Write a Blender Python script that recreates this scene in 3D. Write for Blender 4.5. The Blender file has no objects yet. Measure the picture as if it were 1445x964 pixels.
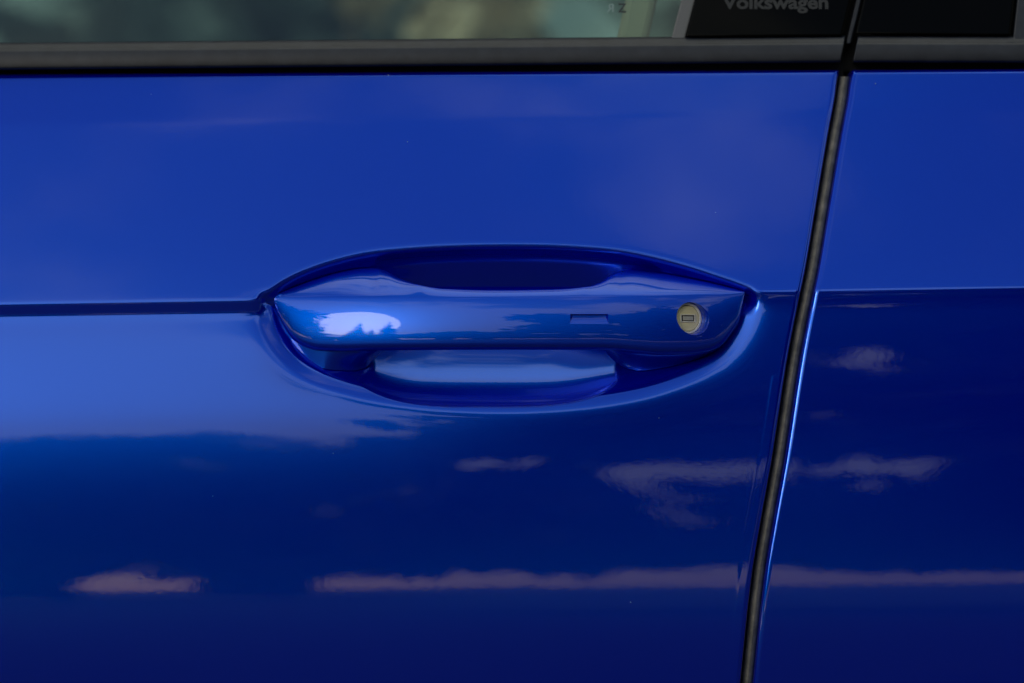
import bpy, bmesh, math, random
import numpy as np
from mathutils import Vector, Matrix
random.seed(7); rng = np.random.default_rng(11)
R = math.radians
sc = bpy.context.scene
C = sc.collection

# ------------------------------------------------------------------ frame
PX = 0.000346            # metres per photograph pixel on the door skin
CX, CY, Z0 = 722.5, 482.0, 0.90
DIST = 1.181

# ------------------------------------------------------------------ camera
cam = bpy.data.cameras.new('camera'); cam_o = bpy.data.objects.new('camera', cam); C.objects.link(cam_o)
cam.lens = 85; cam.sensor_width = 36; cam.clip_start = 0.05; cam.clip_end = 2000
cam_o.location = (0, -DIST, Z0); cam_o.rotation_euler = (R(90), 0, 0)
cam.dof.use_dof = True; cam.dof.focus_distance = DIST - 0.006; cam.dof.aperture_fstop = 5.6
sc.camera = cam_o

# ------------------------------------------------------------------ world: low hazy sun, bank of cloud over the horizon
SUN_AZ, SUN_EL = R(34), R(17)        # azimuth left of straight-out-from-the-door
world = bpy.data.worlds.new('World'); sc.world = world; world.use_nodes = True
nt = world.node_tree; N = nt.nodes; L = nt.links
for n in list(N): N.remove(n)
def wn(t, **k):
    n = N.new(t)
    for a, b in k.items(): setattr(n, a, b)
    return n
def math_node(nodes, links, op, a, b=None, clamp=False):
    n = nodes.new('ShaderNodeMath'); n.operation = op; n.use_clamp = clamp
    for i, v in enumerate((a, b)):
        if v is None: continue
        if isinstance(v, (int, float)): n.inputs[i].default_value = v
        else: links.new(v, n.inputs[i])
    return n.outputs[0]
sun_dir = Vector((-math.sin(SUN_AZ)*math.cos(SUN_EL), -math.cos(SUN_AZ)*math.cos(SUN_EL), math.sin(SUN_EL)))
sky = wn('ShaderNodeTexSky'); sky.sky_type = 'NISHITA'; sky.sun_disc = False
sky.sun_elevation = SUN_EL; sky.sun_rotation = math.atan2(sun_dir.x, sun_dir.y)
sky.air_density = 1.2; sky.dust_density = 1.0; sky.ozone_density = 2.0
tc = wn('ShaderNodeTexCoord'); sep = wn('ShaderNodeSeparateXYZ'); L.new(tc.outputs['Generated'], sep.inputs[0])
M_ = lambda op, a, b=None, clamp=False: math_node(N, L, op, a, b, clamp)
zz = M_('MAXIMUM', sep.outputs['Z'], 0.02)
flat = wn('ShaderNodeVectorMath', operation='SCALE'); L.new(tc.outputs['Generated'], flat.inputs[0])
L.new(M_('DIVIDE', 1.0, M_('ADD', zz, 0.18)), flat.inputs['Scale'])
CLOUD_DRIFT = (7.5, 7.1, 0.1)
shift = wn('ShaderNodeVectorMath', operation='ADD'); L.new(flat.outputs[0], shift.inputs[0]); shift.inputs[1].default_value = CLOUD_DRIFT
noi = wn('ShaderNodeTexNoise'); L.new(shift.outputs[0], noi.inputs['Vector'])
noi.inputs['Scale'].default_value = 2.3; noi.inputs['Detail'].default_value = 7; noi.inputs['Roughness'].default_value = 0.58
# cover falls from a closed bank at the horizon to broken cloud overhead
cover = M_('SUBTRACT', 1.44, M_('MULTIPLY', zz, 1.84))
cover = M_('MAXIMUM', cover, M_('SUBTRACT', M_('MULTIPLY', zz, 1.9), 1.31))
dens = M_('ADD', M_('MULTIPLY', M_('SUBTRACT', noi.outputs['Fac'], 0.5), 1.6), M_('SUBTRACT', cover, 0.0))
ramp = wn('ShaderNodeMapRange', interpolation_type='SMOOTHSTEP'); L.new(dens, ramp.inputs['Value'])
ramp.inputs['From Min'].default_value = 0.22; ramp.inputs['From Max'].default_value = 0.50
mixc = wn('ShaderNodeMix', data_type='RGBA'); low = wn('ShaderNodeMapRange', interpolation_type='SMOOTHSTEP'); L.new(sep.outputs['Z'], low.inputs['Value'])
low.inputs['From Min'].default_value = 0.02; low.inputs['From Max'].default_value = 0.10
L.new(M_('MULTIPLY', ramp.outputs[0], low.outputs[0]), mixc.inputs['Factor'])
hs = wn('ShaderNodeHueSaturation'); hs.inputs['Saturation'].default_value = 0.35; hs.inputs['Value'].default_value = 0.5
L.new(sky.outputs[0], hs.inputs['Color'])
# cloud: soft grey-white, brighter overhead as under any cloud deck, plus the haze glow towards the sun
cl = wn('ShaderNodeVectorMath', operation='SCALE'); cl.inputs[0].default_value = (5.6, 5.6, 4.6)
L.new(M_('ADD', 0.44, M_('MULTIPLY', zz, 1.05)), cl.inputs['Scale'])
cadd = wn('ShaderNodeVectorMath', operation='ADD'); L.new(cl.outputs[0], cadd.inputs[0]); L.new(hs.outputs[0], cadd.inputs[1])
L.new(sky.outputs[0], mixc.inputs['A']); L.new(cadd.outputs[0], mixc.inputs['B'])
bg = wn('ShaderNodeBackground'); L.new(mixc.outputs['Result'], bg.inputs['Color']); bg.inputs['Strength'].default_value = 0.12
L.new(bg.outputs[0], wn('ShaderNodeOutputWorld').inputs['Surface'])

sun = bpy.data.lights.new('sun', 'SUN'); sun.energy = 0.62; sun.angle = R(21); sun.color = (1.0, 0.93, 0.80)
sun_o = bpy.data.objects.new('sun', sun); C.objects.link(sun_o)
sun_o.rotation_euler = (-sun_dir).to_track_quat('-Z', 'Y').to_euler(); sun_o.location = sun_dir*30

sc.view_settings.view_transform = 'Standard'; sc.view_settings.look = 'None'
sc.view_settings.exposure = 0.15; sc.view_settings.gamma = 1.0; sc.view_settings.use_curve_mapping = False

# ------------------------------------------------------------------ helpers
def P(px, py, h):        # photograph pixel on the door's plane + height out of it (metres) -> world
    k = PX*(1-h/DIST)
    return ((px-CX)*k, -h, Z0+(CY-py)*k)
def link(name, me, mat=None, parent=None):
    o = bpy.data.objects.new(name, me); C.objects.link(o)
    if mat and me is not None: me.materials.append(mat)
    if parent: o.parent = parent
    return o
def mesh_obj(name, verts, faces, mat, parent=None, smooth=False, sharp=None):
    me = bpy.data.meshes.new(name); me.from_pydata([tuple(map(float, v)) for v in verts], [], [list(map(int, f)) for f in faces]); me.update()
    if smooth:
        me.polygons.foreach_set('use_smooth', [True]*len(me.polygons))
        if sharp: me.set_sharp_from_angle(angle=R(sharp))
    return link(name, me, mat, parent)
def fix_normals(o):
    bm = bmesh.new(); bm.from_mesh(o.data); bmesh.ops.recalc_face_normals(bm, faces=bm.faces); bm.to_mesh(o.data); bm.free(); o.data.update()
def tag(o, label=None, cat=None, group=None, kind=None):
    for k, v in (('label', label), ('category', cat), ('group', group), ('kind', kind)):
        if v: o[k] = v
    return o
def empty(name, loc=(0, 0, 0), parent=None):
    o = bpy.data.objects.new(name, None); C.objects.link(o); o.location = loc
    if parent: o.parent = parent
    return o
def ss(x, a, b):
    t = np.clip((np.asarray(x, float)-a)/(b-a), 0, 1); return t*t*(3-2*t)
def pchip(xs, ys):
    xs = np.array(xs, float); ys = np.array(ys, float); h = np.diff(xs); d = np.diff(ys)/h
    m = np.zeros_like(xs)
    for i in range(1, len(xs)-1):
        if d[i-1]*d[i] > 0:
            w1 = 2*h[i]+h[i-1]; w2 = h[i]+2*h[i-1]; m[i] = (w1+w2)/(w1/d[i-1]+w2/d[i])
    m[0] = d[0]; m[-1] = d[-1]
    def f(x):
        x = np.clip(np.asarray(x, float), xs[0], xs[-1]); i = np.clip(np.searchsorted(xs, x)-1, 0, len(xs)-2)
        t = (x-xs[i])/h[i]
        return (2*t**3-3*t**2+1)*ys[i]+(t**3-2*t**2+t)*h[i]*m[i]+(-2*t**3+3*t**2)*ys[i+1]+(t**3-t**2)*h[i]*m[i+1]
    return f

# ------------------------------------------------------------------ materials
def mat(name, **k):
    m = bpy.data.materials.new(name); m.use_nodes = True
    b = m.node_tree.nodes['Principled BSDF']
    for a, v in k.items():
        b.inputs[a.replace('_', ' ')].default_value = v
    return m, b, m.node_tree
def bump(ntree, scale, strength, dist, detail=2.0, stretch=(1, 1, 1), prev=None):
    n, l = ntree.nodes, ntree.links
    t = n.new('ShaderNodeTexCoord'); mp = n.new('ShaderNodeMapping'); mp.inputs['Scale'].default_value = stretch
    l.new(t.outputs['Object'], mp.inputs['Vector'])
    no = n.new('ShaderNodeTexNoise'); no.inputs['Scale'].default_value = scale; no.inputs['Detail'].default_value = detail
    l.new(mp.outputs[0], no.inputs['Vector'])
    b = n.new('ShaderNodeBump'); b.inputs['Strength'].default_value = strength; b.inputs['Distance'].default_value = dist
    l.new(no.outputs['Fac'], b.inputs['Height'])
    if prev: l.new(prev, b.inputs['Normal'])
    return b.outputs[0]
def car_paint(name, peel=1.0, rough=0.18):
    """azure metal flake over a royal blue pigment, both under one clear coat"""
    m, b, t = mat(name, Base_Color=(0.0, 0.092, 0.56, 1), Metallic=1.0, Roughness=rough, Coat_Weight=0.92, Coat_Roughness=0.010, Coat_IOR=1.5)
    c = t.nodes.new('ShaderNodeBsdfPrincipled'); c.inputs['Base Color'].default_value = (0.0, 0.0, 0.85, 1)
    c.inputs['Specular IOR Level'].default_value = 0.0; c.inputs['Coat Weight'].default_value = 0.92; c.inputs['Coat Roughness'].default_value = 0.010; c.inputs['Coat IOR'].default_value = 1.5
    p = bump(t, 330, 0.25*peel, 0.00003, 2.5)
    p2 = bump(t, 45, 0.30*peel, 0.00006, 1.0, prev=p)
    t.links.new(p2, b.inputs['Coat Normal']); t.links.new(p2, c.inputs['Coat Normal'])
    t.links.new(bump(t, 3600, 0.6, 0.00002, 1), b.inputs['Normal'])
    mx_ = t.nodes.new('ShaderNodeMixShader'); mx_.inputs[0].default_value = 0.26
    t.links.new(b.outputs[0], mx_.inputs[1]); t.links.new(c.outputs[0], mx_.inputs[2])
    t.links.new(mx_.outputs[0], t.nodes['Material Output'].inputs['Surface'])
    return m
PAINT = car_paint('blue_paint'); HPAINT = car_paint('blue_handle_paint', 0.25, 0.36)
TRIM, b, t = mat('satin_black_trim', Base_Color=(0.017, 0.020, 0.028, 1), Roughness=0.45)
t.links.new(bump(t, 2600, 0.35, 0.00005), b.inputs['Normal'])
def dusty(b, t, c0, c1, scale):
    n, l = t.nodes, t.links; no = n.new('ShaderNodeTexNoise'); no.inputs['Scale'].default_value = scale; no.inputs['Detail'].default_value = 8; no.inputs['Roughness'].default_value = 0.7
    tcn = n.new('ShaderNodeTexCoord'); l.new(tcn.outputs['Object'], no.inputs['Vector'])
    cr = n.new('ShaderNodeValToRGB'); cr.color_ramp.elements[0].position = 0.40; cr.color_ramp.elements[0].color = (*c0, 1); cr.color_ramp.elements[1].position = 0.72; cr.color_ramp.elements[1].color = (*c1, 1)
    l.new(no.outputs['Fac'], cr.inputs[0]); l.new(cr.outputs[0], b.inputs['Base Color'])
dusty(b, t, (0.007, 0.010, 0.020), (0.020, 0.025, 0.040), 90)
GLOSS, b, t = mat('gloss_black', Base_Color=(0.002, 0.002, 0.002, 1), Roughness=0.03, Specular_IOR_Level=0.07)
RUBBER, b, t = mat('seal_rubber', Base_Color=(0.20, 0.20, 0.18, 1), Roughness=0.62)
t.links.new(bump(t, 1500, 0.4, 0.0001), b.inputs['Normal'])
dusty(b, t, (0.10, 0.10, 0.09), (0.24, 0.23, 0.20), 160)
BLACK, b, t = mat('black_flange', Base_Color=(0.004, 0.004, 0.005, 1), Roughness=0.8)
GREY, b, t = mat('grey_channel', Base_Color=(0.12, 0.125, 0.135, 1), Roughness=0.45)
BEIGE, b, t = mat('beige_cloth', Base_Color=(0.50, 0.36, 0.28, 1), Roughness=0.9)
t.links.new(bump(t, 900, 0.4, 0.0003), b.inputs['Normal'])
LOCK, b, t = mat('lock_metal', Base_Color=(0.88, 0.80, 0.48, 1), Metallic=0.3, Roughness=0.42)
t.links.new(bump(t, 3500, 0.6, 0.00006), b.inputs['Normal'])
CHROME, b, t = mat('bright_metal', Base_Color=(0.88, 0.88, 0.85, 1), Metallic=0.35, Roughness=0.25)
DULL, b, t = mat('dull_flap', Base_Color=(0.45, 0.44, 0.38, 1), Metallic=0.6, Roughness=0.45)
n = t.nodes; no = n.new('ShaderNodeTexNoise'); no.inputs['Scale'].default_value = 420
tcn = n.new('ShaderNodeTexCoord'); t.links.new(tcn.outputs['Object'], no.inputs['Vector'])
cr = n.new('ShaderNodeValToRGB'); cr.color_ramp.elements[0].position = 0.22; cr.color_ramp.elements[0].color = (0.13, 0.07, 0.03, 1)
cr.color_ramp.elements[1].position = 0.30; cr.color_ramp.elements[1].color = (0.66, 0.65, 0.58, 1)
t.links.new(no.outputs['Fac'], cr.inputs[0]); t.links.new(cr.outputs[0], b.inputs['Base Color'])
INK, b, t = mat('dark_grey_print', Base_Color=(0.013, 0.014, 0.017, 1), Roughness=0.5)
PRINTD, b, t = mat('dark_glass_print', Base_Color=(0.02, 0.03, 0.035, 1), Roughness=0.6)
PRINTL, b, t = mat('pale_glass_print', Base_Color=(0.22, 0.32, 0.33, 1), Roughness=0.6)
GLASS = bpy.data.materials.new('tinted_glass'); GLASS.use_nodes = True; t = GLASS.node_tree
for nn in list(t.nodes): t.nodes.remove(nn)
tr = t.nodes.new('ShaderNodeBsdfTransparent'); tr.inputs[0].default_value = (0.80, 0.95, 0.90, 1)
gl = t.nodes.new('ShaderNodeBsdfGlossy'); gl.inputs['Roughness'].default_value = 0.0
fr = t.nodes.new('ShaderNodeFresnel'); fr.inputs[0].default_value = 1.52
mx = t.nodes.new('ShaderNodeMixShader'); ou = t.nodes.new('ShaderNodeOutputMaterial')
t.links.new(fr.outputs[0], mx.inputs[0]); t.links.new(tr.outputs[0], mx.inputs[1]); t.links.new(gl.outputs[0], mx.inputs[2]); t.links.new(mx.outputs[0], ou.inputs[0])

def noisy(name, c0, c1, scale, rough=0.9, detail=6):
    m, b, t = mat(name, Roughness=rough)
    no = t.nodes.new('ShaderNodeTexNoise'); no.inputs['Scale'].default_value = scale; no.inputs['Detail'].default_value = detail
    tcn = t.nodes.new('ShaderNodeTexCoord'); t.links.new(tcn.outputs['Object'], no.inputs['Vector'])
    cr = t.nodes.new('ShaderNodeValToRGB'); cr.color_ramp.elements[0].position = 0.35; cr.color_ramp.elements[1].position = 0.68
    cr.color_ramp.elements[0].color = (*c0, 1); cr.color_ramp.elements[1].color = (*c1, 1)
    t.links.new(no.outputs['Fac'], cr.inputs[0]); t.links.new(cr.outputs[0], b.inputs['Base Color'])
    return m
ASPHALT = noisy('asphalt', (0.035, 0.035, 0.037), (0.06, 0.06, 0.06), 3.0, 0.95)
EARTH = noisy('dry_earth', (0.36, 0.20, 0.13), (0.50, 0.30, 0.20), 2.0, 1.0)
LEAF = noisy('leaf', (0.025, 0.045, 0.015), (0.06, 0.09, 0.03), 1.5, 0.8)
NEEDLE = noisy('spruce_needle', (0.015, 0.028, 0.015), (0.03, 0.05, 0.025), 3.0, 0.8)
BARK = noisy('bark', (0.06, 0.045, 0.03), (0.12, 0.09, 0.07), 8, 0.95)
BIRCH = noisy('pale_bark', (0.45, 0.40, 0.32), (0.62, 0.55, 0.44), 5, 0.9)

# ------------------------------------------------------------------ setting
g = mesh_obj('ground', [(-300, -300, 0), (300, -300, 0), (300, 300, 0), (-300, 300, 0)], [(0, 1, 2, 3)], ASPHALT); tag(g, kind='structure')

# ================================================================== the car
car = empty('car', (0, 0, 0))
tag(car, 'glossy deep blue car, close on its front door handle and the door gap', 'car')

# ---- shape of the door skin -------------------------------------------------
def crease_y(x): return 430.0-0.0155*np.asarray(x, float)
qs = np.array([-420, -345, -330, -322, -316, -300, -259, -248, -130, -25, -4, -1.5, 1.5, 3.5, 11, 22, 34, 60, 110, 180, 230, 290, 385, 440, 540, 760], float)
tl = np.array([ 44,   44,   40,   32,   25.5,   24.6,   24.2,  23.0, 22.3, 21.5, 21, 12, -3, -7, -7, 14, 17.5, 15.5, 11.5, 6.9, 5.6, 4.6, 3.3, 1.9, -2.6, -9])
tr_ = np.array([ 44,   44,   40,   32,   25.5,   24.6,   24.2,  23.0, 22.3, 21.5, 21, 14, 5, 3, 6, 9, 10.5, 10, 9.0, 6.6, 5.5, 4.6, 3.4, 2.0, -2.6, -9])
qd = np.arange(-420, 760, 0.25)
def prof(tt):
    tn = np.tan(np.radians(pchip(qs, tt)(qd)))*PX
    k = np.exp(-0.5*(np.arange(-8, 9)*0.25/0.8)**2); k /= k.sum(); tn = np.convolve(np.pad(tn, 8, mode='edge'), k, 'valid')
    H = np.concatenate([[0], np.cumsum((tn[1:]+tn[:-1])/2*0.25)])
    return H-np.interp(0, qd, H)
HL, HR = prof(tl), prof(tr_)
def skin(x, y):
    q = y-crease_y(x); w = ss(x, 560, 1120)
    return np.interp(q, qd, HL)*(1-w)+np.interp(q, qd, HR)*w

# cup outline
out_pts = np.array([(366, 421), (382, 411), (404, 397), (432, 384), (470, 371), (516, 360), (566, 354), (630, 350), (700, 348.5), (770, 349), (830, 352),
    (880, 357), (925, 366), (970, 378), (1010, 391), (1042, 402), (1062, 411), (1069, 424), (1065, 448), (1052, 477), (1030, 505), (1000, 526), (960, 545), (915, 560),
    (860, 571), (800, 578), (730, 581.5), (660, 580.5), (590, 575), (530, 566), (485, 555), (445, 541), (412, 522), (388, 498), (372, 470), (365, 442)], float)
def closed_spline(p, n=10):
    o = []; m = len(p)
    for i in range(m):
        p0, p1, p2, p3 = p[i-1], p[i], p[(i+1) % m], p[(i+2) % m]
        for k in range(n):
            t = k/n
            o.append(0.5*((2*p1)+(-p0+p2)*t+(2*p0-5*p1+4*p2-p3)*t*t+(-p0+3*p1-3*p2+p3)*t**3))
    return np.array(o)
OUT = closed_spline(out_pts, 8)
def cup_dist(x, y):
    x = np.asarray(x, float).ravel(); y = np.asarray(y, float).ravel(); D = np.full(x.shape, -999.0)
    sel = np.where((x > 200) & (x < 1240) & (y > 220) & (y < 720))[0]
    A = OUT; B = np.roll(OUT, -1, 0)
    for c in np.array_split(sel, max(1, len(sel)//20000)):
        xs, ys = x[c, None], y[c, None]
        dx, dy = B[:, 0]-A[:, 0], B[:, 1]-A[:, 1]
        tt = np.clip(((xs-A[:, 0])*dx+(ys-A[:, 1])*dy)/(dx*dx+dy*dy), 0, 1)
        d = np.sqrt(((xs-A[:, 0]-tt*dx)**2+(ys-A[:, 1]-tt*dy)**2).min(1))
        cr = ((A[:, 1] > ys) != (B[:, 1] > ys)) & (xs < dx*(ys-A[:, 1])/np.where(dy == 0, 1e-9, dy)+A[:, 0])
        D[c] = np.where(cr.sum(1) % 2 == 1, d, -d)
    return D
Dg = np.arange(-60, 200, 0.25)
def wall(pts, lim):
    sl = np.tan(np.radians(pchip(*zip(*pts))(Dg)))*PX*0.25; w = np.cumsum(sl)
    return np.minimum(w, lim)
LOWW = wall([(-60, 0), (-30, 0.6), (-12, 1.5), (-4, 6), (2, 12), (13, 17), (17, 40), (24, 55), (34, 50), (60, 20), (90, 0), (200, 0)], 1)
LOWS = wall([(-60, 0), (-30, 0.8), (-14, 3), (-4, 8), (2, 14), (14, 18), (18, 40), (24, 55), (34, 50), (60, 20), (90, 0), (200, 0)], 1)
UPW = wall([(-60, 0), (-12, 0), (-5, 6), (-1, 30), (3, 58), (9, 62), (14, 54), (24, 46), (60, 40), (75, 20), (90, 0), (200, 0)], 1)
def cup_depth(x, y):
    sh = np.shape(x); x = np.asarray(x, float).ravel(); y = np.asarray(y, float).ravel()
    D = cup_dist(x, y)
    low = ss(y, 404, 446)
    side = ss(np.abs(x-715), 210, 320)
    ledge = ((np.interp(D, Dg, LOWW)*(1-side)+np.interp(D, Dg, LOWS)*side)*low+np.interp(D, Dg, UPW)*(1-low))*(D > -900)
    r2 = (np.abs((x-690)/218)**3.2+np.abs((y-474)/101)**2.2)
    bowl = 0.0265*np.clip(1-r2, 0, 1)**0.72
    k = 0.006*ss(bowl, 0, 0.006)+1e-6
    e = np.clip(0.5+0.5*(bowl-ledge)/k, 0, 1)
    dep = np.where(bowl > 0, ledge*(1-e)+bowl*e+k*e*(1-e), ledge)
    return dep.reshape(sh)
def hcup(x, y): return skin(x, y)-cup_depth(x, y)

# ---- door gap ---------------------------------------------------------------
gap_f = pchip([-40, 97, 116, 135, 187, 300, 380, 425, 504, 604, 640, 741, 808, 964, 1120], [1215, 1195, 1191.5, 1189, 1179.5, 1160.5, 1147, 1137.5, 1122, 1106.5, 1101, 1083, 1072, 1055, 1040])
def top_edge(x): return 105.0-0.005*np.asarray(x, float)

def door_panel(name, cols, left):
    ys = np.unique(np.concatenate([np.arange(0, 10, 0.8), np.arange(10, 232, 4.0), np.arange(232, 300, 1.6), np.arange(300, 340, 1.4) if left else np.arange(300, 345, 1.6), (np.arange(340, 490, 1.4) if left else np.arange(345, 490, 4)), np.arange(490, 1010, 4.5)]))
    X, V = np.meshgrid(cols, ys)                      # V: rows below the top edge
    if left:
        X = X.copy(); w = ss(X, 620, 1126)
    else:
        w = 1-ss(X, 1145, 1900)
    Y = top_edge(X)+V
    X = X+w*(gap_f(Y)-1137.5)
    Y = top_edge(X)+V
    H = hcup(X, Y) if left else skin(X, Y)-0.0004
    e = (gap_f(Y)-10.5)-X if left else X-(gap_f(Y)+8.5)      # px from the rolled edge
    r = 7.0 if left else 8.0
    rr = 0.0021 if left else 0.0016
    H = H-rr*(1-np.sqrt(np.clip(1-np.clip((r-e)/r, 0, 1)**2, 0, 1)))
    rt = 6.0; H = H-0.0016*(1-np.sqrt(np.clip(1-np.clip((rt-V)/rt, 0, 1)**2, 0, 1)))
    if left:  # clear film along the shut line
        film = ss(e, 17.5, 16.3)*ss(Y, 529, 531)
        H = H+0.00005*film
    nr, nc = X.shape
    K = PX*(1-H/DIST); vx, vy, vz = (X-CX)*K, -H, Z0+(CY-Y)*K
    verts = np.stack([vx, vy, vz], -1).reshape(-1, 3).tolist()
    idx = np.arange(nr*nc).reshape(nr, nc)
    a = idx[:-1, :-1].ravel(); b_ = idx[1:, :-1].ravel(); c_ = idx[1:, 1:].ravel(); d_ = idx[:-1, 1:].ravel()
    faces = np.stack([a, b_, c_, d_], 1).tolist()
    ec = idx[:, -1] if left else idx[:, 0]                  # hem returning inwards
    base = len(verts)
    for i in ec: v = verts[i]; verts.append((v[0]+(0.0 if left else -0.0), v[1]+0.022, v[2]))
    for k in range(nr-1):
        q = [ec[k], ec[k+1], base+k+1, base+k]; faces.append(q if left else q[::-1])
    base2 = len(verts)
    for i in idx[0]: v = verts[i]; verts.append((v[0], v[1]+0.02, v[2]))
    for k in range(nc-1): faces.append([idx[0, k+1], base2+k+1, base2+k, idx[0, k]][::-1])
    o = mesh_obj(name, verts, faces, PAINT, car, smooth=True, sharp=60)
    return o
colsL = np.unique(np.concatenate([np.arange(-160, 340, 7.0), np.arange(340, 1085, 1.6), np.arange(1085, 1110, 2.5), np.linspace(1110, 1127, 22)]))
front = door_panel('front_door', colsL, True)
front['label'] = 'blue front door skin with the handle cup'
colsR = np.unique(np.concatenate([np.linspace(1146, 1158, 16), np.arange(1158, 1200, 3), np.arange(1200, 1660, 8.0)]))
rear = door_panel('rear_door', colsR, False)

# ---- handle -----------------------------------------------------------------
az_f = pchip([380, 430, 490, 560, 650, 740, 850, 900, 940, 973, 1010, 1050], [-20, -19, -16.2, -10.2, -4.0, -0.6, 2.6, 5.5, 9.5, 14, 18.5, 22])
xs_d = np.arange(380, 1056, 0.5)
pp = np.cumsum(-np.tan(np.radians(az_f(xs_d))))*0.5*PX; pp -= pp[np.searchsorted(xs_d, 385)]; pp -= 0.0062
p_f = lambda x: np.interp(x, xs_d, pp)
yr_f = pchip([384, 400, 520, 700, 900, 1051], [419.5, 418, 416.5, 415.5, 413.5, 412])
yt_f = pchip([384, 400, 440, 480, 515, 531, 545, 562, 590, 625, 700, 780, 830, 850, 862, 874, 890, 925, 980, 1020, 1051], [419, 411.5, 396, 384, 378.5, 378, 383, 392, 401.5, 407, 409, 408, 404, 397, 389, 383, 381.5, 384.5, 394, 403, 411.5])
yb_f = pchip([384, 387, 392, 400, 413, 430, 450, 480, 520, 700, 850, 900, 932, 970, 1000, 1016, 1035, 1043, 1048, 1051], [420.5, 429, 443, 460, 479, 490, 495, 496, 495, 494, 494, 497.5, 500, 499.5, 496, 489, 466, 451, 430, 413])
yl_f = pchip([384, 387, 392, 400, 413, 442, 471, 498, 515, 524, 536, 560, 600, 845, 856, 870, 886, 903, 940, 976, 1016, 1034, 1043, 1048, 1051], [421, 431, 449, 470, 494, 515, 522, 523, 519, 511, 500, 492, 488, 487, 499, 512, 520, 523, 518, 509, 491, 470, 455, 433, 414])
mount_f = pchip([384, 500, 520, 545, 575, 830, 850, 872, 890, 1051], [1, 1, 0.85, 0.3, 0, 0, 0.25, 0.85, 1, 1])
wing_f = pchip([384, 520, 560, 600, 820, 850, 880, 1051], [1, 1, 0.45, 0, 0, 0.3, 1, 1])
stations = np.unique(np.concatenate([np.linspace(384.6, 400, 16), np.arange(400, 1040, 2.0), np.linspace(1040, 1050.6, 12)]))
def front_curve(yr, yF, n):
    """tilt from 22 deg under the ridge to 0 at the lower roll -> heights relative to ridge"""
    u = np.linspace(0, 1, n); y = yr+(yF-yr)*u
    tt = np.radians(pchip([0, 0.08, 0.2, 0.85, 1.0], [31, 24, 19, 3.0, -3.0])(u))
    dh = np.concatenate([[0], np.cumsum((np.tan(tt[1:])+np.tan(tt[:-1]))/2*np.diff(y)*PX)])
    return y, dh
NT, NF, NB, NU, NK = 14, 36, 14, 12, 8
secs = []
for x in stations:
    yr, yt, yb, yl, m, w, p = float(yr_f(x)), float(yt_f(x)), float(yb_f(x)), float(yl_f(x)), float(mount_f(x)), float(wing_f(x)), float(p_f(x))
    sec = []
    hT_w = min(float(hcup(np.array([x]), np.array([yt]))[0])+0.0007, p-0.0008)
    hT_m = p-0.0052
    hT_w = max(hT_w, p-0.026)
    hT = hT_w*w+hT_m*(1-w)
    f = 4.0                                               # ridge rounding, px
    y0, dh0 = front_curve(yr, yr+(yb-yr)*0.86, NF)
    u = np.linspace(0, 1, NT)
    # top face: back edge -> ridge, slightly hollow
    k0 = max(2, int(NF*0.055))
    uA = 1-min(f, (yr-yt)*0.35)/max(yr-yt, 1e-3); uu = u*uA
    sec += [(yt+(yr-yt)*a, hT+(p-hT)*a**0.52) for a in uu]
    A = sec[-1]; Bp = (y0[k0], p+dh0[k0])
    for s_ in (0.12, 0.25, 0.38, 0.5, 0.62, 0.75, 0.88): sec.append(((1-s_)**2*A[0]+2*s_*(1-s_)*yr+s_*s_*Bp[0], (1-s_)**2*A[1]+2*s_*(1-s_)*p+s_*s_*Bp[1]))
    sec += [(y0[i], p+dh0[i]) for i in range(k0, NF)]
    # lower roll
    yF, hF = y0[-1], p+dh0[-1]; dep = 0.0052*min(1, (yb-yr)/60)
    for s_ in np.linspace(0, 1, NB)[1:]:
        an = s_*math.pi/2
        sec.append((yF+(yb-yF)*math.sin(an), hF-dep*(1-math.cos(an))))
    hB = hF-dep
    hl_m = float(hcup(np.array([x]), np.array([yl]))[0])+0.0007
    hl = min(hl_m, hB-0.0003)*m+(p-0.0105)*(1-m)
    for s_ in np.linspace(0, 1, NU)[1:]:
        e = s_*s_*(3-2*s_)*0.5+s_*0.5
        sec.append((yb+(yl-yb)*s_, hB+(hl-hB)*(s_ if m < 0.5 else e)))
    # back: goes inwards then up to the top edge
    yb1, hb1 = yl-(6 if m > 0.5 else 2), hl-0.004*m-0.0004
    yb2, hb2 = yt+(5 if w > 0.5 else 2), hT-0.004*w-0.0025*(1-w)
    for s_ in np.linspace(0, 1, NK)[:-1]: sec.append((yb1+(yb2-yb1)*s_, hb1+(hb2-hb1)*s_-0.002*math.sin(math.pi*s_)*(1-m)))
    secs.append([(x, a, b) for a, b in sec])
ns = len(secs[0]); verts = [P(*v) for s_ in secs for v in s_]; faces = []
for i in range(len(secs)-1):
    for k in range(ns):
        faces.append((i*ns+k, i*ns+(k+1) % ns, (i+1)*ns+(k+1) % ns, (i+1)*ns+k))
faces.append(list(range(ns))[::-1]); faces.append([(len(secs)-1)*ns+k for k in range(ns)])
V = np.array(verts)  # = V[:, 0]/PX+CX; pyy = CY-(V[:, 2]-Z0)/PX; fr_ = -V[:, 1] > (p_f(pxx)-0.004)
handle = mesh_obj('door_handle', V.tolist(), faces, HPAINT, car)
_c = min(handle.data.polygons, key=lambda q: (q.center-Vector(P(700, 455, float(p_f(700))+0.003))).length)
if _c.normal.y > 0: handle.data.flip_normals()

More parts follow.
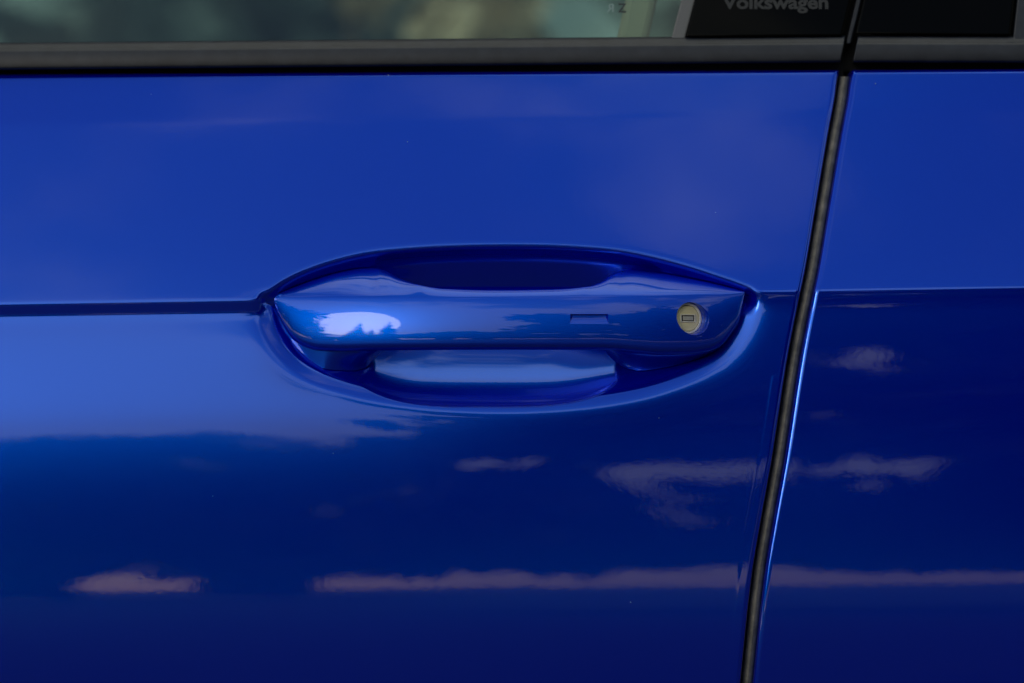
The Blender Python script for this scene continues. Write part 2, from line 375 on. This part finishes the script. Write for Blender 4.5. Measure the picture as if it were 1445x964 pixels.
def front_h(x, y):                 # handle face height at a pixel
    yr, yb = float(yr_f(x)), float(yb_f(x)); yy, dh = front_curve(yr, yr+(yb-yr)*0.86, 60)
    return float(p_f(x))+float(np.interp(y, yy, dh))
def boolean_cut(target, cutter):
    md = target.modifiers.new('cut', 'BOOLEAN'); md.operation = 'DIFFERENCE'; md.solver = 'EXACT'; md.use_self = True; md.object = cutter
    dg = bpy.context.evaluated_depsgraph_get(); me = bpy.data.meshes.new_from_object(target.evaluated_get(dg))
    target.modifiers.remove(md); old = target.data; target.data = me; bpy.data.meshes.remove(old)
    cm = cutter.data; bpy.data.objects.remove(cutter); bpy.data.meshes.remove(cm)
# lock well
lx, ly = 977.0, 448.5
LC = Vector(P(lx, ly, front_h(lx, ly)))
ax = Vector((math.sin(R(25)), -math.cos(R(25)), 0.05)).normalized()   # outward axis of the lock
U = Vector((0, 0, 1)).cross(ax).normalized() * -1; U = Vector((ax.y*-1, ax.x, 0)).normalized(); W = U.cross(ax).normalized()
if W.z < 0: W = -W
if U.x < 0: U = -U
def ring(c, r, n=48): return [c+U*(r*math.cos(2*math.pi*k/n))+W*(r*math.sin(2*math.pi*k/n)) for k in range(n)]
def turned(name, prof_, matr, parent, n=48, cap=True):          # (offset along axis, radius) about the lock axis
    vs, fs = [], []
    for off, r in prof_: vs += ring(LC+ax*off, r, n)
    for i in range(len(prof_)-1):
        for k in range(n): fs.append((i*n+k, i*n+(k+1) % n, (i+1)*n+(k+1) % n, (i+1)*n+k))
    if cap: fs.append(list(range(n))); fs.append([(len(prof_)-1)*n+k for k in range(n)])
    o = mesh_obj(name, vs, fs, matr, parent, smooth=True, sharp=32); fix_normals(o)
    return o
cut = turned('cutter', [(0.004, 0.0088), (0.0012, 0.0086), (0.0002, 0.0080), (-0.0008, 0.0077), (-0.0078, 0.0075)], None, None)
boolean_cut(handle, cut)
# touch pad groove
gx0, gx1, gy0, gy1 = 804.5, 858.5, 443.0, 456.5
vs = []
for (ins, off) in ((-1.2, 0.0016), (0.0, 0.0001), (3.2, -0.0017)):
    for (a, c) in ((gx0+ins, gy0+ins*0.55), (gx1-ins, gy0+ins*0.55), (gx1-ins, gy1-ins*2.5), (gx0+ins, gy1-ins*2.5)):
        cc = min(max(c, 444), 456); vs.append(P(a, c, front_h(min(max(a, gx0), gx1), cc)+off))
fs = [(0, 1, 2, 3), (8, 9, 10, 11)]+[(i*4+k, i*4+(k+1) % 4, i*4+4+(k+1) % 4, i*4+4+k) for i in range(2) for k in range(4)]
cut = mesh_obj('cutter', vs, fs, None); fix_normals(cut); boolean_cut(handle, cut)
handle.data.polygons.foreach_set('use_smooth', [True]*len(handle.data.polygons)); handle.data.set_sharp_from_angle(angle=R(38))
handle['label'] = 'blue pull handle with a key lock at its right end'
ADD = 1
lockc = turned('lock_cylinder', [(-0.0070, 0.0062), (-0.0046, 0.0062), (-0.0043, 0.0060), (-0.0043, 0.0001)], LOCK, handle)
bez = turned('lock_sleeve', [(-0.0075, 0.0074), (-0.0040, 0.0074), (-0.0040, 0.0066), (-0.0046, 0.0064), (-0.0075, 0.0064)], CHROME, handle, cap=False)
def slot_box(name, hw, hh, o0, o1, matr, inner=None):
    F = LC
    q = lambda a, c, o: F+U*a+W*c+ax*o
    if inner is None:
        vs = [q(a, c, o) for o in (o0, o1) for a, c in ((-hw, -hh), (hw, -hh), (hw, hh), (-hw, hh))]
        fs = [(0, 1, 2, 3), (4, 5, 6, 7)]+[(k, (k+1) % 4, 4+(k+1) % 4, 4+k) for k in range(4)]
    else:
        iw, ih = inner; vs = []
        for o, a_, c_ in ((o0, hw, hh), (o1, hw-0.0002, hh-0.0002), (o1, iw+0.0002, ih+0.0002), (o0, iw, ih)):
            vs += [q(a, c, o) for a, c in ((-a_, -c_), (a_, -c_), (a_, c_), (-a_, c_))]
        fs = [(i*4+k, i*4+(k+1) % 4, ((i+1) % 4)*4+(k+1) % 4, ((i+1) % 4)*4+k) for i in range(4) for k in range(4)]
    o = mesh_obj(name, vs, fs, matr, handle); fix_normals(o); return o
slot_box('key_slot_frame', 0.0042, 0.0020, -0.0046, -0.0039, CHROME, inner=(0.0035, 0.0014))
slot_box('key_slot_shadow', 0.0035, 0.00139, -0.0046, -0.00425, BLACK)
slot_box('key_flap', 0.0029, 0.00095, -0.0046, -0.00415, DULL)

# ---- seal in the door gap, body behind -------------------------------------
def strip(name, yv, xf, profile, matr, parent, sharp=40):
    vs, fs = [], []
    for y in yv:
        for dx, h in profile: vs.append(P(float(xf(y))+dx, float(y), h+float(skin(np.array([float(xf(y))]), np.array([float(y)]))[0])))
    n = len(profile)
    for i in range(len(yv)-1):
        for k in range(n-1): fs.append((i*n+k, (i+1)*n+k, (i+1)*n+k+1, i*n+k+1))
    return mesh_obj(name, vs, fs, matr, parent, smooth=True, sharp=sharp)
yv = np.concatenate([np.arange(108, 480, 8), np.arange(480, 1120, 16)])
seal = strip('door_seal', yv, gap_f, [(-9, -0.016), (-8.2, -0.009), (-6.2, -0.0062), (-3, -0.0050), (0, -0.0045), (3, -0.0050), (5.4, -0.0062), (7, -0.009), (7.6, -0.016)], RUBBER, car)
body = strip('door_frame', np.arange(-120, 1120, 20), gap_f, [(-120, -0.060), (-60, -0.034), (60, -0.034), (120, -0.060)], BLACK, car)

HTOP = float(skin(np.array([600.0]), np.array([104.0]))[0])
# ---- belt mouldings ---------------------------------------------------------
def belt(name, x0f, x1f, parent, capl=False, capr=False):
    prof_ = [(-2, -0.012), (0, -0.0065), (2, -0.0045), (6, -0.0030), (8.0, -0.0018), (9.5, -0.0005), (12, 0.0001), (22, 0.0009), (30, 0.0014), (34, 0.0012), (36, 0.0002), (36.5, -0.003), (36.5, -0.016)]
    n = len(prof_); vs, fs = [], []; NX = 60
    for i in range(NX+1):
        for dy, h in prof_:
            x0, x1 = x0f(dy), x1f(dy); x = x0+(x1-x0)*i/NX
            ytop = 62.0-0.0088*x if x < 1200 else 62.0-0.0088*1200+0.002*(x-1200)
            e = min((x-x0f(dy)) if capl else 99, (x1f(dy)-x) if capr else 99)
            vs.append(P(x, ytop+dy, h+HTOP+0.0012))
    for i in range(NX):
        for k in range(n-1): fs.append((i*n+k, i*n+k+1, (i+1)*n+k+1, (i+1)*n+k))
    if capl: fs.append(list(range(n)))
    if capr: fs.append([NX*n+k for k in range(n)])
    o = mesh_obj(name, vs, fs, TRIM, parent, smooth=True, sharp=35); fix_normals(o)
    bv = o.modifiers.new('soft', 'BEVEL'); bv.width = 0.0004; bv.segments = 2; bv.limit_method = 'ANGLE'; bv.angle_limit = R(50)
    return o
belt('belt_moulding', lambda dy: -180, lambda dy: 1193-0.20*dy, front, capr=True)
belt('belt_moulding', lambda dy: 1211-0.20*dy, lambda dy: 1660, rear, capl=True)

slab_back = [P(x, y, HTOP-0.012) for x, y in ((-190, 140), (1190, 140), (1190, 78), (-190, 78))]+[P(x, y, HTOP-0.055) for x, y in ((-190, 140), (1190, 140), (1190, 86), (-190, 86))]
ip = mesh_obj('inner_panel', slab_back, [(0, 1, 2, 3), (4, 5, 6, 7), (0, 1, 5, 4), (1, 2, 6, 5), (2, 3, 7, 6), (3, 0, 4, 7)], BLACK, front); fix_normals(ip)
# ---- glass, channel, pillar covers -----------------------------------------
TILT = math.tan(R(24))
def hg(y, base=-0.0155): return HTOP+0.0105+base-(62-y)*PX*TILT
def slab(name, quad, matr, parent, h0, thick=0.003, bev=0.0008):
    vs = [P(x, y, hg(y, h0)) for x, y in quad]+[P(x, y, hg(y, h0)-thick) for x, y in quad]
    n = len(quad); fs = [list(range(n)), [n+k for k in range(n)][::-1]]+[(k, (k+1) % n, n+(k+1) % n, n+k) for k in range(n)]
    o = mesh_obj(name, vs, fs, matr, parent); fix_normals(o)
    if bev:
        bv = o.modifiers.new('soft', 'BEVEL'); bv.width = bev; bv.segments = 3; bv.limit_method = 'ANGLE'
        o.data.polygons.foreach_set('use_smooth', [True]*len(o.data.polygons)); o.data.set_sharp_from_angle(angle=R(60))
    return o
QG = [(-190, 90), (950, 90), (1250, -1000), (-190, -1000)]
pane = slab('window_glass', QG, GLASS, car, -0.0190, 0.0035, 0)
slab('window_channel', [(942.5, 72), (962.5, 72), (1245, -1000), (1225, -1000)], GREY, front, -0.0165, 0.010)
QC = [(966.5, 52), (1189, 51), (1448, -1000), (1250, -1000)]
cover = slab('pillar_cover', QC, GLOSS, car, -0.0120, 0.006, 0.0012)
cover['label'] = 'gloss black pillar cover with grey lettering'
slab('pillar_cover', [(1207, 47.5), (1426, 50), (1544, -1000), (1457, -1000)], GLOSS, rear, -0.0120, 0.006, 0.0010)
slab('window_channel', [(1429, 60), (1660, 60), (1780, -1000), (1547, -1000)], TRIM, rear, -0.0125, 0.010)
# pillar gap seal between the two covers
slab('pillar_seal', [(1193, 62), (1201, 62), (1463, -1000), (1443, -1000)], TRIM, car, -0.0180, 0.010)
slab('pillar_backing', [(966, 100), (1660, 100), (1780, -1000), (1252, -1000)], BLACK, car, -0.0300, 0.004, 0)
# cloth-covered pillar trim behind the glass
slab('pillar_trim', [(858, 110), (903, 110), (1150, -1000), (1105, -1000)], BEIGE, car, -0.050, 0.03, 0.004)

rv = [Vector((x, y+0.02*(z > 1.43), z)) for z in (1.405, 1.445) for x, y in ((-0.9, 0.215), (1.1, 0.215), (1.1, 1.45), (-0.9, 1.45))]
roof = mesh_obj('roof', rv, [(0, 1, 2, 3), (4, 5, 6, 7), (0, 1, 5, 4), (1, 2, 6, 5), (2, 3, 7, 6), (3, 0, 4, 7)], PAINT, car); fix_normals(roof)
bv = roof.modifiers.new('soft', 'BEVEL'); bv.width = 0.012; bv.segments = 4
def text_mesh(name, body_, px, py, size, matr, parent, h0, quad, bold=0.0, mirror=False, width=None):
    cu = bpy.data.curves.new('text', 'FONT'); cu.body = body_; cu.size = 1.0; cu.offset = bold; cu.extrude = 0.0; cu.resolution_u = 4
    to = bpy.data.objects.new('text', cu); C.objects.link(to); dg = bpy.context.evaluated_depsgraph_get()
    me = bpy.data.meshes.new_from_object(to.evaluated_get(dg)); bpy.data.objects.remove(to); bpy.data.curves.remove(cu)
    q3 = [Vector(P(x, y, hg(y, h0))) for x, y in quad[:3]]; nn = (q3[1]-q3[0]).cross(q3[2]-q3[0]).normalized(); nn = nn if nn.y < 0 else -nn; pl = (q3[0], nn)
    xsv = [v.co.x for v in me.vertices]; x0, x1 = min(xsv), max(xsv)
    kx = width/(x1-x0) if width else size
    for v in me.vertices:
        a = (v.co.x-x0)*kx; a = ((x1-x0)*kx-a) if mirror else a; c = v.co.y*size
        o_ = Vector((0, -DIST, Z0)); d_ = Vector(P(px+a, py-c, 0))-o_
        v.co = o_+d_*((pl[0]-o_).dot(pl[1])/d_.dot(pl[1]))+pl[1]*0.00012
    me.update(); o = link(name, me, matr, parent)
    return o
text_mesh('lettering', 'Volkswagen', 1019, 12.0, 26.0, INK, cover, -0.0120, QC, bold=0.03, width=150)
text_mesh('glass_print', 'Z', 872, 17.5, 18.0, PRINTD, pane, -0.0190, QG, bold=0.02, width=12)
text_mesh('glass_print', 'R', 857, 17.0, 17.0, PRINTL, pane, -0.0190, QG, bold=0.0, mirror=True, width=9)

# ------------------------------------------------------------------ what the paint mirrors: verge, trees
def polar(az_deg, d): return (-math.sin(R(az_deg))*d, -math.cos(R(az_deg))*d)     # azimuth to the left of straight out
def leaf_cloud(centers, radii, count, size, squash=0.8):
    """random leaf-clump faces in ellipsoids"""
    vs, fs = [], []
    centers = np.array(centers); radii = np.array(radii); vol = radii**2; pick = rng.choice(len(centers), count, p=vol/vol.sum())
    d = rng.normal(size=(count, 3)); d /= np.linalg.norm(d, axis=1)[:, None]
    rad = rng.random(count)**0.45
    pos = centers[pick]+d*(rad*radii[pick])[:, None]*np.array([1, 1, squash])
    pos[:, 2] = np.maximum(pos[:, 2], 0.1)
    n = rng.normal(size=(count, 3)); n /= np.linalg.norm(n, axis=1)[:, None]
    a = np.cross(n, rng.normal(size=(count, 3))); a /= np.linalg.norm(a, axis=1)[:, None]; b = np.cross(n, a)
    sz = size*(0.5+rng.random(count))[:, None]
    q = np.stack([pos-a*sz-b*sz*0.5, pos+a*sz*0.3-b*sz*0.7, pos+a*sz+b*sz*0.4, pos-a*sz*0.4+b*sz*0.8], 1).reshape(-1, 3)
    return q, np.arange(count*4).reshape(-1, 4)
def foliage(name, centers, radii, count, size, matr, parent=None, squash=0.8, gaps=None):
    q, f = leaf_cloud(centers, radii, count, size, squash)
    if gaps:                                    # openings in the canopy where the sky shows through
        c = q.reshape(-1, 4, 3).mean(1); az = np.degrees(np.arctan2(-c[:, 0], -c[:, 1])); el = np.degrees(np.arctan2(c[:, 2]-0.9, np.hypot(c[:, 0], c[:, 1])))
        keep = np.ones(len(c), bool)
        for a0, a1, e0, e1 in gaps:
            k_ = ((az-(a0+a1)/2)/((a1-a0)/2))**2+((el-(e0+e1)/2)/((e1-e0)/2))**2
            keep &= k_ > rng.uniform(0.1, 1.9, len(c))
        q = q.reshape(-1, 4, 3)[keep].reshape(-1, 3); f = np.arange(len(q)).reshape(-1, 4)
    return mesh_obj(name, q.tolist(), f.tolist(), matr, parent)
random.seed(3); rng = np.random.default_rng(4)
# right-hand belt of tall broadleaf trees and the low far tree line to the left
cs, rs = [], []
def clump(az, d, e0, e1, r0, r1):       # a clump of leaves between two heights
    r = random.uniform(r0, r1); lo = 0.9+d*math.tan(R(e0))+0.8*r; hi = max(lo+0.01, 0.9+d*math.tan(R(e1))-0.8*r)
    x, y = polar(az, d); cs.append((x, y, random.uniform(lo, hi))); rs.append(r)
for k in range(420):
    az = random.uniform(-75, 0.6); clump(az, random.uniform(15, 20), 1.3, 30+4*math.sin(az*0.21), 0.8, 1.7)
for k in range(220):
    az = random.uniform(1, 26); clump(az, random.uniform(46, 56), 1.3, 11.6-4.5*max(0, (az-12)/12), 1.0, 1.8)
for k in range(600):
    az = random.uniform(-50, 3); clump(az, random.uniform(17, 19), 0.6, 5, 0.3, 0.6)
for k in range(260):
    az = random.uniform(1, 24); clump(az, random.uniform(46, 50), 0.5, 5.5, 0.6, 1.0)
for k in range(120):
    az = random.uniform(22, 46); clump(az, random.uniform(50, 58), 0.6, 5.0, 1.0, 2.0)
for k in range(130):
    az = random.uniform(46, 100); clump(az, random.uniform(16, 22), 0.5, 28, 1.0, 2.1)
for k in range(80):
    az = random.choice((random.uniform(5.4, 7.2), random.uniform(10.9, 14))); clump(az, random.uniform(44, 46), -1.1, 2.2, 0.4, 0.7)
wood = foliage('woodland', cs, rs, 130000, 0.22, LEAF, gaps=[(-8.2, -3.6, 5.6, 9.0), (-11.6, -7.0, 5.6, 9.0), (-8.6, -7.2, 10.2, 12.6), (-6.8, -5.0, 3.2, 4.6), (-14, -11, 2.8, 4.2), (-4.0, 1.5, 7.2, 8.8), (-11.6, -6.5, 16.8, 19.4)]); tag(wood, 'far-off dark woodland mirrored in the paint', 'woodland', kind='stuff')

def spruce(az, d, H, label):
    x, y = polar(az, d); root = empty('spruce_tree', (x, y, 0)); tag(root, label, 'tree', 'spruces mirrored in the handle')
    n = 10; vs = []
    for z, r in ((0, 0.16), (H*0.5, 0.09), (H*0.98, 0.015)): vs += [(r*math.cos(2*math.pi*k/n), r*math.sin(2*math.pi*k/n), z) for k in range(n)]
    fs = [(i*n+k, i*n+(k+1) % n, (i+1)*n+(k+1) % n, (i+1)*n+k) for i in range(2) for k in range(n)]
    mesh_obj('trunk', vs, fs, BARK, root, smooth=True)
    vs, fs = [], []; z = H*0.10
    while z < H*0.985:
        t = 1-z/H; rad = (0.24*H*t**0.85+0.06)*random.uniform(0.6, 1.15); nb = int(9+12*t)
        for k in range(nb):
            a = random.uniform(0, 6.283); l = rad*random.uniform(0.65, 1.1); dr = l*random.uniform(0.15, 0.5); wd = l*0.22+0.04
            ca, sa = math.cos(a), math.sin(a); b0 = len(vs)
            for rr, ww, dz in ((0.0, wd*0.5, 0.0), (0.55, wd, -dr*0.5), (1.0, 0.02, -dr)):
                vs += [(ca*l*rr-sa*ww, sa*l*rr+ca*ww, z+dz), (ca*l*rr, sa*l*rr, z+dz+wd*0.35), (ca*l*rr+sa*ww, sa*l*rr-ca*ww, z+dz-wd*0.5)]
            for i in range(2):
                for j in range(2): fs.append((b0+i*3+j, b0+i*3+j+1, b0+i*3+3+j+1, b0+i*3+3+j))
        z += 0.022*H+0.03*H*t*random.uniform(0.6, 1.2)
    mesh_obj('crown', vs, fs, NEEDLE, root)
spruce(26.0, 45, 17.5, 'tall full spruce, rightmost of those mirrored in the handle')
spruce(30.5, 47, 12.0, 'short narrow spruce mirrored next to the tallest one in the handle')
spruce(34.0, 46, 16.5, 'slim spruce mirrored in the middle of the handle group')
spruce(43.0, 46, 17.5, 'leaning dense spruce, leftmost of those mirrored in the handle')

# beyond the car, seen through its window
random.seed(21); rng = np.random.default_rng(5); cs, rs = [], []
for k in range(110):
    x = random.uniform(-9, 9); cs.append((x, random.uniform(11, 15), random.uniform(0.8, 4.6))); rs.append(random.uniform(0.8, 1.8))
PALE = noisy('pale_foliage', (0.36, 0.46, 0.44), (0.46, 0.54, 0.50), 0.6, 0.8)
AUTUMN = noisy('autumn_foliage', (0.42, 0.32, 0.19), (0.60, 0.48, 0.32), 1.5, 0.8)
hedge = foliage('woodland', cs, rs, 26000, 0.22, PALE); tag(hedge, 'blurred greenery beyond the car seen through its window', 'woodland', kind='stuff')
def beige_bush(x, y, H, clumps, label):
    root = empty('bush', (x, y, 0)); tag(root, label, 'bush', 'bushes beyond the car')
    n = 8; vs = []
    for z, r in ((0, 0.06), (H*0.5, 0.045), (H*0.9, 0.02)): vs += [(r*math.cos(2*math.pi*k/n)+0.02*z, r*math.sin(2*math.pi*k/n), z) for k in range(n)]
    mesh_obj('stem', vs, [(i*n+k, i*n+(k+1) % n, (i+1)*n+(k+1) % n, (i+1)*n+k) for i in range(2) for k in range(n)], BARK, root, smooth=True)
    foliage('crown', [c[:3] for c in clumps], [c[3] for c in clumps], 900, 0.09, AUTUMN, root)
beige_bush(-0.12, 9.2, 3.2, [(-0.05, 0, 2.2, 0.26), (0.02, 0, 2.5, 0.22), (-0.03, 0.1, 1.8, 0.3), (0.0, 0, 2.9, 0.2)], 'beige autumn bush blurred behind the middle of the window')
beige_bush(-0.75, 9.6, 3.3, [(0, 0, 2.75, 0.24), (0.1, 0, 2.5, 0.16), (-0.1, 0.1, 3.0, 0.3)], 'smaller yellowish bush blurred at the top of the window')

# dust grains
DUST, b, t = mat('dust', Base_Color=(0.5, 0.5, 0.46, 1), Roughness=0.9)
bm = bmesh.new()
for (x, y, r, onskin) in ((548, 106, 0.00028, 1), (575, 200, 0.0002, 1), (890, 850, 0.00024, 1), (1236, 118, 0.0002, 1), (213, 133, 0.00016, 1), (930, 590, 0.00015, 1), (300, 700, 0.00015, 1), (1010, 300, 0.00014, 1), (470, 640, 0.00014, 1)):
    c = P(x, y, float(skin(np.array([float(x)]), np.array([float(y)]))[0])+r*0.3)
    bmesh.ops.create_icosphere(bm, subdivisions=1, radius=r, matrix=Matrix.Translation(c) @ Matrix.Rotation(x, 4, 'Y') @ Matrix.Diagonal((1.5, 0.8, 0.8, 1)))
me = bpy.data.meshes.new('dust'); bm.to_mesh(me); bm.free(); d = link('dust', me, DUST, front); d['kind'] = 'stuff'
